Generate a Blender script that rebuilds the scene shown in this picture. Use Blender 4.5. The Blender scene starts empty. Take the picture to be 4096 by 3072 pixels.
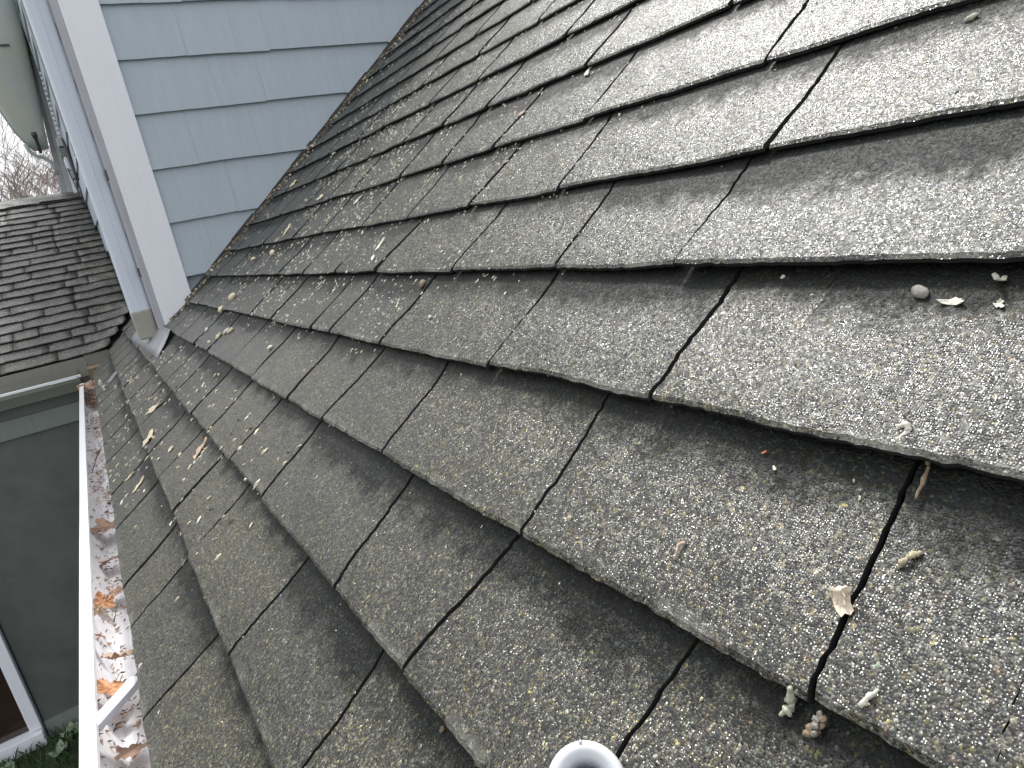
import bpy, bmesh, math, random
from mathutils import Vector, Matrix, noise
rnd = random.Random(7)
SC = bpy.context.scene
COL = SC.collection

# ---------------------------------------------------------------- camera
cam_d = bpy.data.cameras.new('camera'); cam = bpy.data.objects.new('camera', cam_d); COL.objects.link(cam)
cam_d.sensor_width = 36.0; cam_d.lens = 2764.7 / 4096 * 36.0; cam_d.clip_start = 0.02; cam_d.clip_end = 400
R = Vector((0.82913, -0.52612, -0.18905)); D = Vector((-0.29740, -0.12874, -0.94603)); F = Vector((0.47339, 0.84061, -0.26321))
CAMP = Vector((0.08408, 0.0, 0.48012))
M = Matrix.Identity(4)
for i in range(3):
    M[i][0] = R[i]; M[i][1] = -D[i]; M[i][2] = -F[i]; M[i][3] = CAMP[i]
cam.matrix_world = M
SC.camera = cam

# ---------------------------------------------------------------- sky, sun, exposure
SUN_AZ, SUN_EL = math.radians(28), math.radians(58)          # azimuth from +Y towards +X
w = bpy.data.worlds.new('World'); SC.world = w; w.use_nodes = True
nt = w.node_tree; nt.nodes.clear()
sky = nt.nodes.new('ShaderNodeTexSky'); sky.sky_type = 'NISHITA'; sky.sun_disc = False
sky.sun_elevation = SUN_EL; sky.sun_rotation = SUN_AZ; sky.air_density = 1.0; sky.dust_density = 3.0
bg = nt.nodes.new('ShaderNodeBackground'); bg.inputs['Strength'].default_value = 0.088
outw = nt.nodes.new('ShaderNodeOutputWorld')
tc = nt.nodes.new('ShaderNodeTexCoord'); ns = nt.nodes.new('ShaderNodeTexNoise')
ns.inputs['Scale'].default_value = 1.6; ns.inputs['Detail'].default_value = 5
cr = nt.nodes.new('ShaderNodeValToRGB')                       # thin high overcast
cr.color_ramp.elements[0].position = 0.3; cr.color_ramp.elements[0].color = (8.9, 9.05, 9.35, 1)
cr.color_ramp.elements[1].position = 0.7; cr.color_ramp.elements[1].color = (11.7, 11.8, 11.95, 1)
mx = nt.nodes.new('ShaderNodeMixRGB'); mx.inputs['Fac'].default_value = 0.92
nt.links.new(tc.outputs['Generated'], ns.inputs['Vector']); nt.links.new(ns.outputs['Fac'], cr.inputs['Fac'])
nt.links.new(sky.outputs['Color'], mx.inputs['Color1']); nt.links.new(cr.outputs['Color'], mx.inputs['Color2'])
# the cloud veil is brighter round the hidden sun
dt = nt.nodes.new('ShaderNodeVectorMath'); dt.operation = 'DOT_PRODUCT'
dt.inputs[1].default_value = (math.sin(SUN_AZ) * math.cos(SUN_EL), math.cos(SUN_AZ) * math.cos(SUN_EL), math.sin(SUN_EL))
mxm = nt.nodes.new('ShaderNodeMath'); mxm.operation = 'MAXIMUM'; mxm.inputs[1].default_value = 0.0
pw = nt.nodes.new('ShaderNodeMath'); pw.operation = 'POWER'; pw.inputs[1].default_value = 9.0
ml = nt.nodes.new('ShaderNodeMath'); ml.operation = 'MULTIPLY_ADD'; ml.inputs[1].default_value = 2.8; ml.inputs[2].default_value = 0.88
gl = nt.nodes.new('ShaderNodeVectorMath'); gl.operation = 'SCALE'
nt.links.new(tc.outputs['Generated'], dt.inputs[0]); nt.links.new(dt.outputs['Value'], mxm.inputs[0]); nt.links.new(mxm.outputs[0], pw.inputs[0])
nt.links.new(pw.outputs[0], ml.inputs[0]); nt.links.new(mx.outputs['Color'], gl.inputs[0]); nt.links.new(ml.outputs[0], gl.inputs['Scale'])
nt.links.new(gl.outputs[0], bg.inputs['Color']); nt.links.new(bg.outputs['Background'], outw.inputs['Surface'])
sd = bpy.data.lights.new('sun', 'SUN'); sd.energy = 2.1; sd.angle = math.radians(8); sd.color = (1.0, 0.97, 0.92)
sun = bpy.data.objects.new('sun', sd); COL.objects.link(sun)
sdir = Vector((math.sin(SUN_AZ) * math.cos(SUN_EL), math.cos(SUN_AZ) * math.cos(SUN_EL), math.sin(SUN_EL)))
sun.rotation_euler = sdir.to_track_quat('Z', 'Y').to_euler(); sun.location = (3, 6, 10)
vs = SC.view_settings; vs.view_transform = 'Standard'; vs.look = 'None'; vs.exposure = 0.62; vs.gamma = 1.0
vs.use_curve_mapping = False

# ---------------------------------------------------------------- helpers
PITCH = 0.665915
CP, SP = math.cos(PITCH), math.sin(PITCH)
SV = Vector((CP, 0, SP)); NV = Vector((-SP, 0, CP)); YV = Vector((0, 1, 0))
def RP(s, y, n=0.0): return SV * s + YV * y + NV * (n - .0060)      # butt tops lie on the measured roof plane

def tag(o, label=None, cat=None, group=None, kind=None):
    if label: o['label'] = label
    if cat: o['category'] = cat
    if group: o['group'] = group
    if kind: o['kind'] = kind
    return o
def empty(name, loc, label, cat, group=None):
    o = bpy.data.objects.new(name, None); COL.objects.link(o); o.location = loc; o.empty_display_size = 0.05
    return tag(o, label, cat, group)
def world_child(o, parent):
    o.parent = parent
    if parent.type == 'EMPTY': o.matrix_parent_inverse = Matrix.Translation(-parent.location)   # meshes keep world coordinates
    return o
def obj(name, verts, faces, mats, parent=None, smooth=False, attr=None, fm=None):
    me = bpy.data.meshes.new(name); me.from_pydata([tuple(v) for v in verts], [], faces)
    for m in (mats if isinstance(mats, (list, tuple)) else [mats]): me.materials.append(m)
    if attr:
        for k, vals in attr.items():
            a = me.attributes.new(k, 'FLOAT', 'POINT'); a.data.foreach_set('value', vals)
    if fm: me.polygons.foreach_set('material_index', fm)
    if smooth: me.polygons.foreach_set('use_smooth', [True] * len(me.polygons))
    me.update()
    o = bpy.data.objects.new(name, me); COL.objects.link(o)
    if parent is not None: world_child(o, parent)
    return o
def box_vf(x0, x1, y0, y1, z0, z1):
    v = [(x0, y0, z0), (x1, y0, z0), (x1, y1, z0), (x0, y1, z0), (x0, y0, z1), (x1, y0, z1), (x1, y1, z1), (x0, y1, z1)]
    f = [(0, 3, 2, 1), (4, 5, 6, 7), (0, 1, 5, 4), (1, 2, 6, 5), (2, 3, 7, 6), (3, 0, 4, 7)]
    return v, f
def box(name, b, mat, parent=None, bevel=0.0):
    v, f = box_vf(*b); o = obj(name, v, f, mat, parent)
    if bevel:
        m = o.modifiers.new('bevel', 'BEVEL'); m.width = bevel; m.segments = 2; m.limit_method = 'ANGLE'
    return o
def hexa(name, pts, mat, parent=None, bevel=0.0):
    f = [(0, 3, 2, 1), (4, 5, 6, 7), (0, 1, 5, 4), (1, 2, 6, 5), (2, 3, 7, 6), (3, 0, 4, 7)]
    o = obj(name, pts, f, mat, parent)
    if bevel:
        m = o.modifiers.new('bevel', 'BEVEL'); m.width = bevel; m.segments = 2; m.limit_method = 'ANGLE'
    return o
def tube_vf(path, radii, n=8, caps=True, vo=0):
    vs_, fs = [], []
    up = Vector((0.13, 0.21, 0.97))
    for i, p in enumerate(path):
        p = Vector(p)
        a = Vector(path[max(i - 1, 0)]); b = Vector(path[min(i + 1, len(path) - 1)])
        t = (b - a).normalized()
        u = t.cross(up)
        if u.length < 1e-3: u = t.cross(Vector((1, 0, 0)))
        u.normalize(); v = t.cross(u)
        for k in range(n):
            an = 2 * math.pi * k / n
            vs_.append(p + (u * math.cos(an) + v * math.sin(an)) * radii[i])
    for i in range(len(path) - 1):
        for k in range(n):
            a = vo + i * n + k; b = vo + i * n + (k + 1) % n
            fs.append((a, b, b + n, a + n))
    if caps:
        fs.append(tuple(vo + k for k in range(n))[::-1]); fs.append(tuple(vo + (len(path) - 1) * n + k for k in range(n)))
    return vs_, fs
def tube(name, path, radii, mat, parent=None, n=10):
    v, f = tube_vf(path, radii, n); return obj(name, v, f, mat, parent, smooth=True)

# ---------------------------------------------------------------- materials
class NB:
    def __init__(s, name):
        s.m = bpy.data.materials.new(name); s.m.use_nodes = True; s.t = s.m.node_tree
        s.b = s.t.nodes['Principled BSDF']; s.pos = None
    def n(s, kind, **kw):
        q = s.t.nodes.new(kind)
        for k, v in kw.items():
            if k.startswith('i_'): q.inputs[k[2:].replace('_', ' ')].default_value = v
            else: setattr(q, k, v)
        return q
    def l(s, a, b): s.t.links.new(a, b)
    def P(s, scale=(1, 1, 1)):
        if s.pos is None: s.pos = s.n('ShaderNodeNewGeometry').outputs['Position']
        if tuple(scale) == (1, 1, 1): return s.pos
        mp = s.n('ShaderNodeMapping'); mp.inputs['Scale'].default_value = scale; s.l(s.pos, mp.inputs['Vector']); return mp.outputs['Vector']
    def noise(s, scale, detail=4, rough=.55, vec=None, dist=0):
        q = s.n('ShaderNodeTexNoise'); q.inputs['Scale'].default_value = scale; q.inputs['Detail'].default_value = detail
        q.inputs['Roughness'].default_value = rough; q.inputs['Distortion'].default_value = dist
        s.l(vec or s.P(), q.inputs['Vector']); return q.outputs['Fac']
    def ramp(s, fac, els, interp='LINEAR'):
        q = s.n('ShaderNodeValToRGB'); q.color_ramp.interpolation = interp
        e = q.color_ramp.elements
        while len(e) < len(els): e.new(0.5)
        for i, (p, c) in enumerate(els):
            e[i].position = p; e[i].color = (c, c, c, 1) if isinstance(c, (int, float)) else (*c, 1)
        s.l(fac, q.inputs['Fac']); return q.outputs['Color']
    def mix(s, fac, a, b, mode='MIX'):
        q = s.n('ShaderNodeMixRGB', blend_type=mode)
        for key, x in (('Fac', fac), ('Color1', a), ('Color2', b)):
            if isinstance(x, (int, float)): q.inputs[key].default_value = x if key == 'Fac' else (x, x, x, 1)
            elif isinstance(x, tuple): q.inputs[key].default_value = (*x, 1)
            else: s.l(x, q.inputs[key])
        return q.outputs['Color']
    def math(s, op, a, b=0.0):
        q = s.n('ShaderNodeMath', operation=op)
        for i, x in enumerate((a, b)):
            if isinstance(x, (int, float)): q.inputs[i].default_value = x
            else: s.l(x, q.inputs[i])
        return q.outputs[0]
    def bump(s, h, strength, dist, prev=None):
        q = s.n('ShaderNodeBump'); q.inputs['Strength'].default_value = strength; q.inputs['Distance'].default_value = dist
        s.l(h, q.inputs['Height'])
        if prev is not None: s.l(prev, q.inputs['Normal'])
        return q.outputs['Normal']
    def fin(s, col=None, rough=None, nrm=None, spec=None, metal=None):
        for key, x in (('Base Color', col), ('Roughness', rough), ('Specular IOR Level', spec), ('Metallic', metal)):
            if x is None: continue
            if isinstance(x, (int, float)): s.b.inputs[key].default_value = x
            elif isinstance(x, tuple): s.b.inputs[key].default_value = (*x, 1)
            else: s.l(x, s.b.inputs[key])
        if nrm is not None: s.l(nrm, s.b.inputs['Normal'])
        return s.m

def mineral(name, tone=1.0, band=True, cell=1.0, lichen=0.0, warm=1.0, spec=1.0, facet=.8, hue=(1.04, 1.0, .86)):
    """asphalt shingle: pressed stone granules, each its own colour and facet, with worn and darker areas"""
    b = NB(name)
    vor = b.n('ShaderNodeTexVoronoi'); vor.inputs['Scale'].default_value = 700 / cell; b.l(b.P(), vor.inputs['Vector'])
    vor2 = b.n('ShaderNodeTexVoronoi'); vor2.inputs['Scale'].default_value = 380 / cell; b.l(b.P(), vor2.inputs['Vector'])
    sep = b.n('ShaderNodeSeparateColor'); b.l(vor.outputs['Color'], sep.inputs['Color'])
    sep2 = b.n('ShaderNodeSeparateColor'); b.l(vor2.outputs['Color'], sep2.inputs['Color'])
    t = tone
    base = b.ramp(sep.outputs[0], [(0.0, (.010*t, .011*t, .012*t)), (.30, (.026*t, .027*t, .026*t)), (.55, (.055*t, .055*t, .050*t)), (.74, (.095*t, .093*t, .080*t)),
                                   (.88, (.16*t, .155*t*warm, .115*t*warm)), (.96, (.23*t, .225*t, .19*t)), (1.0, (.36*t, .36*t, .33*t))])
    big = b.ramp(sep2.outputs[1], [(0.0, .5), (.5, .9), (.86, 1.15), (.95, 1.8), (1.0, 2.3)])
    col = b.mix(1.0, base, big, 'MULTIPLY')
    tint = b.ramp(sep2.outputs[2], [(0, (1, 1, 1)), (.70, (1, 1, 1)), (.76, (1.45, 1.28, .60)), (.90, (.80, 1.08, 1.02)), (.97, (1.5, 1.0, .62))], 'CONSTANT')
    col = b.mix(.9, col, tint, 'MULTIPLY')
    wear = b.noise(9, 5, .6)            # broad wear: dusty, bleached areas and cleaner dark ones
    col = b.mix(1.0, col, b.ramp(wear, [(.3, .72), (.5, 1.0), (.72, 1.28)]), 'MULTIPLY')
    oi = b.n('ShaderNodeObjectInfo')
    col = b.mix(1.0, col, b.ramp(oi.outputs['Random'], [(0, (.80, .84, .90)), (.4, (.95, .95, .94)), (.7, (1.05, 1.03, .96)), (1, (1.16, 1.14, 1.04))]), 'MULTIPLY')
    if band:                            # darker blue black towards the head of every tab, ragged lower edge
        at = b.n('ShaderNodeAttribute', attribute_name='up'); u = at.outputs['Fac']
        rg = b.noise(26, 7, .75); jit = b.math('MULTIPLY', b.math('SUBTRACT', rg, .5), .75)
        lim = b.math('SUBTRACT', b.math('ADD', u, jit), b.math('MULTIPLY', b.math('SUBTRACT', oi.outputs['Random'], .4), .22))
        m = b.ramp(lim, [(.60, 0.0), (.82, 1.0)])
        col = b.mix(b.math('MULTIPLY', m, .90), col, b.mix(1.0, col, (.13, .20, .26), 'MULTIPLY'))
    dust = b.ramp(b.noise(34, 5, .7), [(.44, 0.0), (.66, 1.0)])
    sepp = b.n('ShaderNodeSeparateXYZ'); b.l(b.P(), sepp.inputs[0])
    far = b.ramp(b.math('DIVIDE', sepp.outputs['Y'], 4.0), [(.12, .10), (.6, .85)])
    col = b.mix(b.math('MULTIPLY', b.math('MULTIPLY', dust, far), .6), col, (.105 * t, .104 * t, .090 * t))
    if band:                            # scuffed butt edges, granules rubbed off to the pale mat
        ed = b.math('MULTIPLY', b.ramp(u, [(.0, 1.0), (.10, 0.0)]), b.ramp(b.noise(19, 4, .6), [(.50, 0.0), (.60, 1.0)]))
        col = b.mix(b.math('MULTIPLY', ed, .75), col, (.15, .155, .155))
    if lichen:
        lm = b.ramp(b.noise(13, 7, .75), [(.50, 0.0), (.60, 1.0)])
        px = b.ramp(b.math('ADD', sepp.outputs['X'], .7), [(.50, .10), (.95, 1.0)])
        col = b.mix(b.math('MULTIPLY', b.math('MULTIPLY', lm, px), lichen), col, (.17, .155, .12))
    h = b.ramp(vor.outputs['Distance'], [(0, 1.0), (.75, 0.0)])
    h2 = b.ramp(vor2.outputs['Distance'], [(0, 1.0), (.8, 0.0)])
    n1 = b.bump(b.mix(.35, h, h2), .7, .0008 * cell)
    n2 = b.bump(b.noise(60, 4, .6), .5, .003, n1)
    # every granule is a broken stone chip with its own facet
    v1 = b.n('ShaderNodeVectorMath', operation='SUBTRACT'); b.l(vor.outputs['Color'], v1.inputs[0]); v1.inputs[1].default_value = (.5, .5, .5)
    v2 = b.n('ShaderNodeVectorMath', operation='SCALE'); b.l(v1.outputs[0], v2.inputs[0]); v2.inputs['Scale'].default_value = facet
    v3 = b.n('ShaderNodeVectorMath', operation='ADD'); b.l(v2.outputs[0], v3.inputs[0]); b.l(n2, v3.inputs[1])
    v4 = b.n('ShaderNodeVectorMath', operation='NORMALIZE'); b.l(v3.outputs[0], v4.inputs[0])
    rough = b.ramp(sep2.outputs[0], [(0, .12), (.3, .22), (.6, .38), (1, .65)])
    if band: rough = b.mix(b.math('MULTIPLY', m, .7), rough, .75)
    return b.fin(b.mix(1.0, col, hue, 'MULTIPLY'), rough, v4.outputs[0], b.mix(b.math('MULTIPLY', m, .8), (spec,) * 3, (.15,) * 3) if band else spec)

def paint(name, c, rough=.5, streak=.06, dirt=.15, spots=True, bumpy=.2):
    b = NB(name)
    g = b.noise(1, 5, .6, b.P((60, 60, 4)))
    col = b.mix(1.0, c, b.ramp(g, [(.3, 1 - streak), (.7, 1 + streak)]), 'MULTIPLY')
    d = b.ramp(b.noise(7, 6, .7), [(.45, 0.0), (.8, 1.0)])
    col = b.mix(b.math('MULTIPLY', d, dirt), col, (c[0] * .62, c[1] * .60, c[2] * .55))
    if spots:
        v = b.n('ShaderNodeTexVoronoi'); v.inputs['Scale'].default_value = 26; b.l(b.P(), v.inputs['Vector'])
        sp = b.ramp(v.outputs['Distance'], [(.035, 1.0), (.06, 0.0)])
        rr = b.n('ShaderNodeSeparateColor'); b.l(v.outputs['Color'], rr.inputs['Color'])
        sp = b.math('MULTIPLY', sp, b.ramp(rr.outputs[0], [(.80, 0.0), (.82, 1.0)]))
        col = b.mix(b.math('MULTIPLY', sp, .8), col, (.10, .09, .08))
    n1 = b.bump(g, bumpy, .0015)
    return b.fin(col, rough, n1, .4)

def simple(name, c, rough=.7, var=.25, scale=40, bump=.3, dist=.002, spec=.4, metal=None):
    b = NB(name)
    f = b.noise(scale, 5, .65)
    col = b.mix(1.0, c, b.ramp(f, [(.3, 1 - var), (.7, 1 + var)]), 'MULTIPLY')
    return b.fin(col, rough, b.bump(f, bump, dist), spec, metal)

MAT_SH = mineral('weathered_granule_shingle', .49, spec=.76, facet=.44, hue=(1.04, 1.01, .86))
MAT_SH2 = mineral('old_lumpy_shingle', .62, band=False, cell=1.4, lichen=.8, spec=.55, hue=(1.0, .99, 1.04))
MAT_ASPH = simple('asphalt_core', (.018, .018, .019), .8)
MAT_DECK = simple('roofing_felt', (.012, .012, .013), .9)
MAT_SIDE = paint('blue_grey_siding_paint', (.435, .50, .57), .55, .04, .08)
MAT_WHITE = paint('white_trim_paint', (.84, .86, .93), .5, .02, .05)
MAT_PURP = paint('weathered_purple_grey_board', (.44, .44, .49), .6, .08, .3)
MAT_DOWN = paint('pale_blue_downspout_paint', (.67, .72, .82), .4, .03, .08, bumpy=.1)
MAT_TRIMG = paint('grey_trim_paint', (.42, .44, .455), .6, .08, .25)
MAT_GUT = NB('white_gutter_enamel')
_g = MAT_GUT; _d = _g.ramp(_g.noise(22, 6, .7), [(.42, 0.0), (.62, 1.0)])
_c = _g.mix(_g.math('MULTIPLY', _d, .5), (.84, .84, .87), (.68, .62, .60))
_sp = _g.ramp(_g.noise(160, 3, .6), [(.64, 0.0), (.68, 1.0)])
_c = _g.mix(_g.math('MULTIPLY', _sp, .35), _c, (.34, .27, .24))
MAT_GUT = _g.fin(_c, .35, _g.bump(_g.noise(70, 4), .3, .002), .5)
MAT_LIP = paint('white_gutter_lip', (.86, .87, .88), .28, .01, .02, spots=False, bumpy=.05)
MAT_LEAF = simple('dry_orange_leaf', (.54, .28, .14), .6, .35, 60)
MAT_LEAFB = simple('dry_brown_leaf', (.38, .25, .18), .7, .35, 60)
MAT_LEAFT = simple('dry_tan_leaf', (.46, .34, .25), .7, .3, 50)
MAT_CREAM = simple('cream_bud', (.66, .58, .42), .6, .25, 250)
MAT_PALE = simple('pale_flake', (.60, .58, .50), .7, .25, 250)
MAT_LICH = simple('pale_green_lichen', (.42, .42, .34), .8, .3, 300)
MAT_BROWN = simple('brown_bark', (.20, .15, .10), .8, .4, 220)
MAT_GREYH = simple('grey_husk', (.22, .205, .18), .6, .5, 350, .5, .001)
MAT_ORCH = simple('orange_chip', (.55, .20, .10), .6, .2, 200)
MAT_PVC = simple('white_plastic', (.60, .62, .66), .32, .04, 30, .08, .001, .5)
MAT_DARKM = simple('dark_metal', (.055, .05, .055), .5, .2)
MAT_FLASH = simple('grey_flashing_metal', (.30, .31, .33), .45, .18, 30, .2, .002, .5, .35)
MAT_BEIGE = simple('beige_elbow', (.36, .35, .31), .5, .15, 18)
MAT_SHELL = NB('cream_plastic_shell')
_s = MAT_SHELL
MAT_SHELL = _s.fin(_s.mix(_s.ramp(_s.noise(3, 4), [(.35, 0.0), (.65, 1.0)]), (.47, .475, .39), (.42, .45, .43)), .35, _s.bump(_s.noise(12, 3), .05, .004), .5)
MAT_BEIGEG = paint('beige_gutter_paint', (.24, .24, .21), .5, .04, .2)
MAT_FRIEZE = paint('grey_frieze_paint', (.20, .225, .21), .6, .05, .2)
MAT_SCREEN = simple('dark_porch_screen', (.11, .12, .115), .4, .2, 6, .1, .002, .5)
MAT_GLASS = simple('dark_brown_glass', (.030, .020, .015), .08, .4, 2, .02, .002, .8)
MAT_BARK = simple('bare_tree_bark', (.26, .22, .20), .9, .3, 8)

# ---------------------------------------------------------------- ground and far wood
def ground():
    n = 60; vs_, fs = [], []
    def g(i): t = (i / n) * 2 - 1; return math.copysign(abs(t) ** 3 * 160, t)
    for i in range(n + 1):
        for j in range(n + 1):
            x, y = g(i) - .8, g(j) + 4.2
            vs_.append((x, y, -1.9 + .03 * noise.noise(Vector((x * 1.5, y * 1.5, 0)))))
    for i in range(n):
        for j in range(n):
            a = i * (n + 1) + j; fs.append((a, a + n + 1, a + n + 2, a + 1))
    b = NB('lawn_soil'); f = b.noise(30, 6, .7); c = b.ramp(f, [(.3, (.020, .032, .014)), (.6, (.045, .062, .030)), (.75, (.10, .10, .06))])
    o = obj('ground', vs_, fs, b.fin(c, .95, b.bump(f, .6, .02)), smooth=True); o['kind'] = 'structure'
ground()
def grass():
    vs_, fs = [], []
    for k in range(7000):
        x = rnd.uniform(-1.75, -.05); y = rnd.uniform(3.2, 4.28); z = -1.9 + .03 * noise.noise(Vector((x * 1.5, y * 1.5, 0)))
        h = rnd.uniform(.02, .075); a = rnd.uniform(0, 6.28); wd = rnd.uniform(.002, .005)
        dx, dy = math.cos(a) * wd, math.sin(a) * wd; lx, ly = rnd.uniform(-.03, .03), rnd.uniform(-.03, .03)
        i = len(vs_); vs_ += [(x - dx, y - dy, z - .005), (x + dx, y + dy, z - .005), (x + lx + dx * .6, y + ly + dy * .6, z + h * .7), (x + lx * 1.6, y + ly * 1.6, z + h)]
        fs += [(i, i + 1, i + 2), (i, i + 2, i + 3)]
    o = obj('grass', vs_, fs, simple('grass_blades', (.045, .085, .030), .8, .5, 20))
    tag(o, 'dark green grass growing at the foot of the porch wall', 'grass', kind='stuff')
grass()
def herb(loc, k, label):
    vs_, fs = [], []; r = random.Random(k)
    for q in range(16):
        a = r.uniform(0, 6.28); L = r.uniform(.03, .075); el = r.uniform(.2, 1.1)
        d = Vector((math.cos(a) * math.cos(el), math.sin(a) * math.cos(el), math.sin(el))); sd_ = Vector((-math.sin(a), math.cos(a), 0)) * L * .32
        p = Vector(loc) + Vector((r.uniform(-.02, .02), r.uniform(-.02, .02), 0)); i = len(vs_)
        vs_ += [p, p + d * L * .5 + sd_, p + d * L + Vector((0, 0, -.006)), p + d * L * .5 - sd_, p + d * L * .5 + Vector((0, 0, .006))]
        fs += [(i, i + 1, i + 4), (i + 1, i + 2, i + 4), (i + 2, i + 3, i + 4), (i + 3, i, i + 4)]
    o = obj('low_plant', vs_, fs, MAT_HERB); tag(o, label, 'plant', 'pale low plants at the porch foot'); return o
MAT_HERB = simple('pale_leaf', (.22, .30, .20), .6, .3, 60)
for k, (x, y) in enumerate([(-.70, 4.2), (-.60, 4.18), (-.76, 4.08), (-.52, 4.22), (-.98, 4.12)]):
    herb((x, y, -1.88), k, ['pale leafed low plant just right of the white post foot', 'pale broad leafed plant between post and gutter', 'small pale plant in the grass below the white post',
                            'pale plant nearest the gutter at the dark wall foot', 'pale plant under the white sill'][k])

def bare_tree(x, y, h, k, label):
    r = random.Random(k)
    root = empty('bare_tree', (x, y, -1.9), label, 'tree', 'bare trees beyond the porch roof')
    tv, tf, cv, cf = [], [], [], []
    cnt = [0]
    def branch(p, d, L, rad, depth):
        nseg = 4 if depth < 2 else 3
        path = [p]; q = p.copy(); dd = d.copy()
        for i in range(nseg):
            dd = (dd + Vector((r.uniform(-1, 1), r.uniform(-1, 1), r.uniform(-.5, .9))) * .22).normalized()
            q = q + dd * L / nseg; path.append(q.copy())
        radii = [max(rad * (1 - .6 * i / nseg)  , .0045) for i in range(nseg + 1)]
        tgt_v, tgt_f = (tv, tf) if depth == 0 else (cv, cf)
        v, f = tube_vf(path, radii, 6 if depth == 0 else 3, False, len(tgt_v)); tgt_v += v; tgt_f += f
        if depth >= 5: return
        nb = [6, 5, 4, 4, 3][depth]
        for i in range(nb):
            t = r.uniform(.35, 1.0); j = min(int(t * nseg), nseg - 1); pp = path[j].lerp(path[j + 1], t * nseg - j)
            a = r.uniform(0, 6.28); side = Vector((math.cos(a), math.sin(a), r.uniform(.0, .8)))
            nd = (dd * .65 + side * .75).normalized()
            branch(pp, nd, L * r.uniform(.52, .74), radii[min(j + 1, nseg)] * r.uniform(.5, .65), depth + 1)
    branch(Vector((x, y, -1.95)), Vector((0, 0, 1)), h * .42, h * .018, 0)
    obj('trunk', tv, tf, MAT_BARK, root, True); obj('crown', cv, cf, MAT_BARK, root)
for k, (x, y, h, lb) in enumerate([
    (-1.15, 16, 5.0, 'bare twiggy tree at the left edge above the porch ridge'), (-.60, 14, 4.9, 'bare tree with dense low twigs in the middle behind the porch ridge'),
    (.12, 15, 5.0, 'bare tree whose twigs end beside the grey window trim'), (-.85, 20, 7.8, 'tallest bare tree, reaching up behind the cream housing'),
    (-1.9, 18, 6.0, 'bare tree cut by the left frame edge'), (-.2, 23, 7.0, 'faint bare tree farthest back behind the ridge')]):
    bare_tree(x, y, h, 100 + k, lb)

# ---------------------------------------------------------------- house
house = empty('house', (.3, 2.97, 0), 'blue grey sided house with dark granule shingle roof, white corner board and white gutter', 'house')
H_E = [0.0, 0.1257, 0.2533, 0.3823, 0.5099, 0.6352, 0.7609, 0.8921, 1.0286, 1.1604, 1.2897, 1.419, 1.5482, 1.6775, 1.8068, 1.936, 2.0653, 2.1945, 2.3238, 2.4531, 2.582, 2.711, 2.84, 2.97]
FAINT = {(3, .1), (4, .278), (5, 1.33), (3, .92)}
JOINTS = {
 0: [.804, 1.042, 1.193, 1.488, 1.741, 2.05, 2.29, 2.533, 2.78, 3.024, 3.25, 3.477, 3.782, 3.995],
 1: [.486, .717, 1.017, 1.231, 1.468, 1.689, 1.999, 2.212, 2.459, 2.772, 3.016, 3.164, 3.433, 3.7, 3.95],
 2: [.251, .443, .607, .919, 1.147, 1.372, 1.597, 1.892, 2.115, 2.363, 2.69, 2.93, 3.2, 3.5],
 3: [.1, .171, .409, .689, .905, 1.09, 1.353, 1.588, 1.9, 2.143, 2.438, 2.692],
 4: [.278, .361, .596, .895, 1.118, 1.23, 1.53, 1.746, 2.078, 2.395, 2.62],
 5: [.421, .596, .832, 1.116, 1.33, 1.552, 1.776, 2.043, 2.198, 2.479, 2.71],
 6: [.402, .707, .93, 1.16, 1.392, 1.683, 1.945, 2.301, 2.526, 2.75],
 7: [.476, .763, 1.001, 1.189, 1.39, 1.69, 1.89, 2.103, 2.414, 2.638],
 8: [.60, .874, 1.174, 1.36, 1.566, 1.793, 2.068, 2.293, 2.48, 2.679],
 9: [.80, 1.04, 1.356, 1.597, 1.899, 2.107, 2.41, 2.696], 10: [1.0, 1.25, 1.502, 1.811, 2.06, 2.3, 2.55, 2.8],
 11: [1.15, 1.4, 1.659, 1.908, 2.186, 2.44, 2.682], 12: [1.35, 1.6, 1.895, 2.089, 2.35, 2.612, 2.8], 13: [1.5, 1.75, 1.98, 2.25, 2.521, 2.76]}
def prof(u, k=4):
    if u <= 1: return .0022 + (.0102 if k < 6 else .0074 if k < 10 else .0064) * (math.cos(math.pi * max(u, 0) ** .92) + 1) / 2
    return .0022 - .009 * (u - 1)
def top_n(s, y):
    k = max(i for i in range(len(H_E)) if H_E[i] <= max(s, 0)); u = (s - H_E[k]) / (H_E[k + 1] - H_E[k]); return prof(u, k)
VAL = lambda x: 4.13 + x / .593          # line of the valley with the porch roof
def fbm(x, y, z): return noise.fractal(Vector((x, y, z)), 1.0, 2.1, 4)
def joint_shift(k, yj, s, u):
    h = noise.noise(Vector((k * 7.3, yj * 31.7, .5))); h2 = noise.noise(Vector((k * 3.1 + 9, yj * 17.3, 2.5)))
    return .022 * h * u + .014 * h2 * u * u + .0022 * noise.noise(Vector((s * 70, yj * 40, k))) + .0018 * noise.noise(Vector((s * 230, yj * 40, k + 3)))
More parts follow.
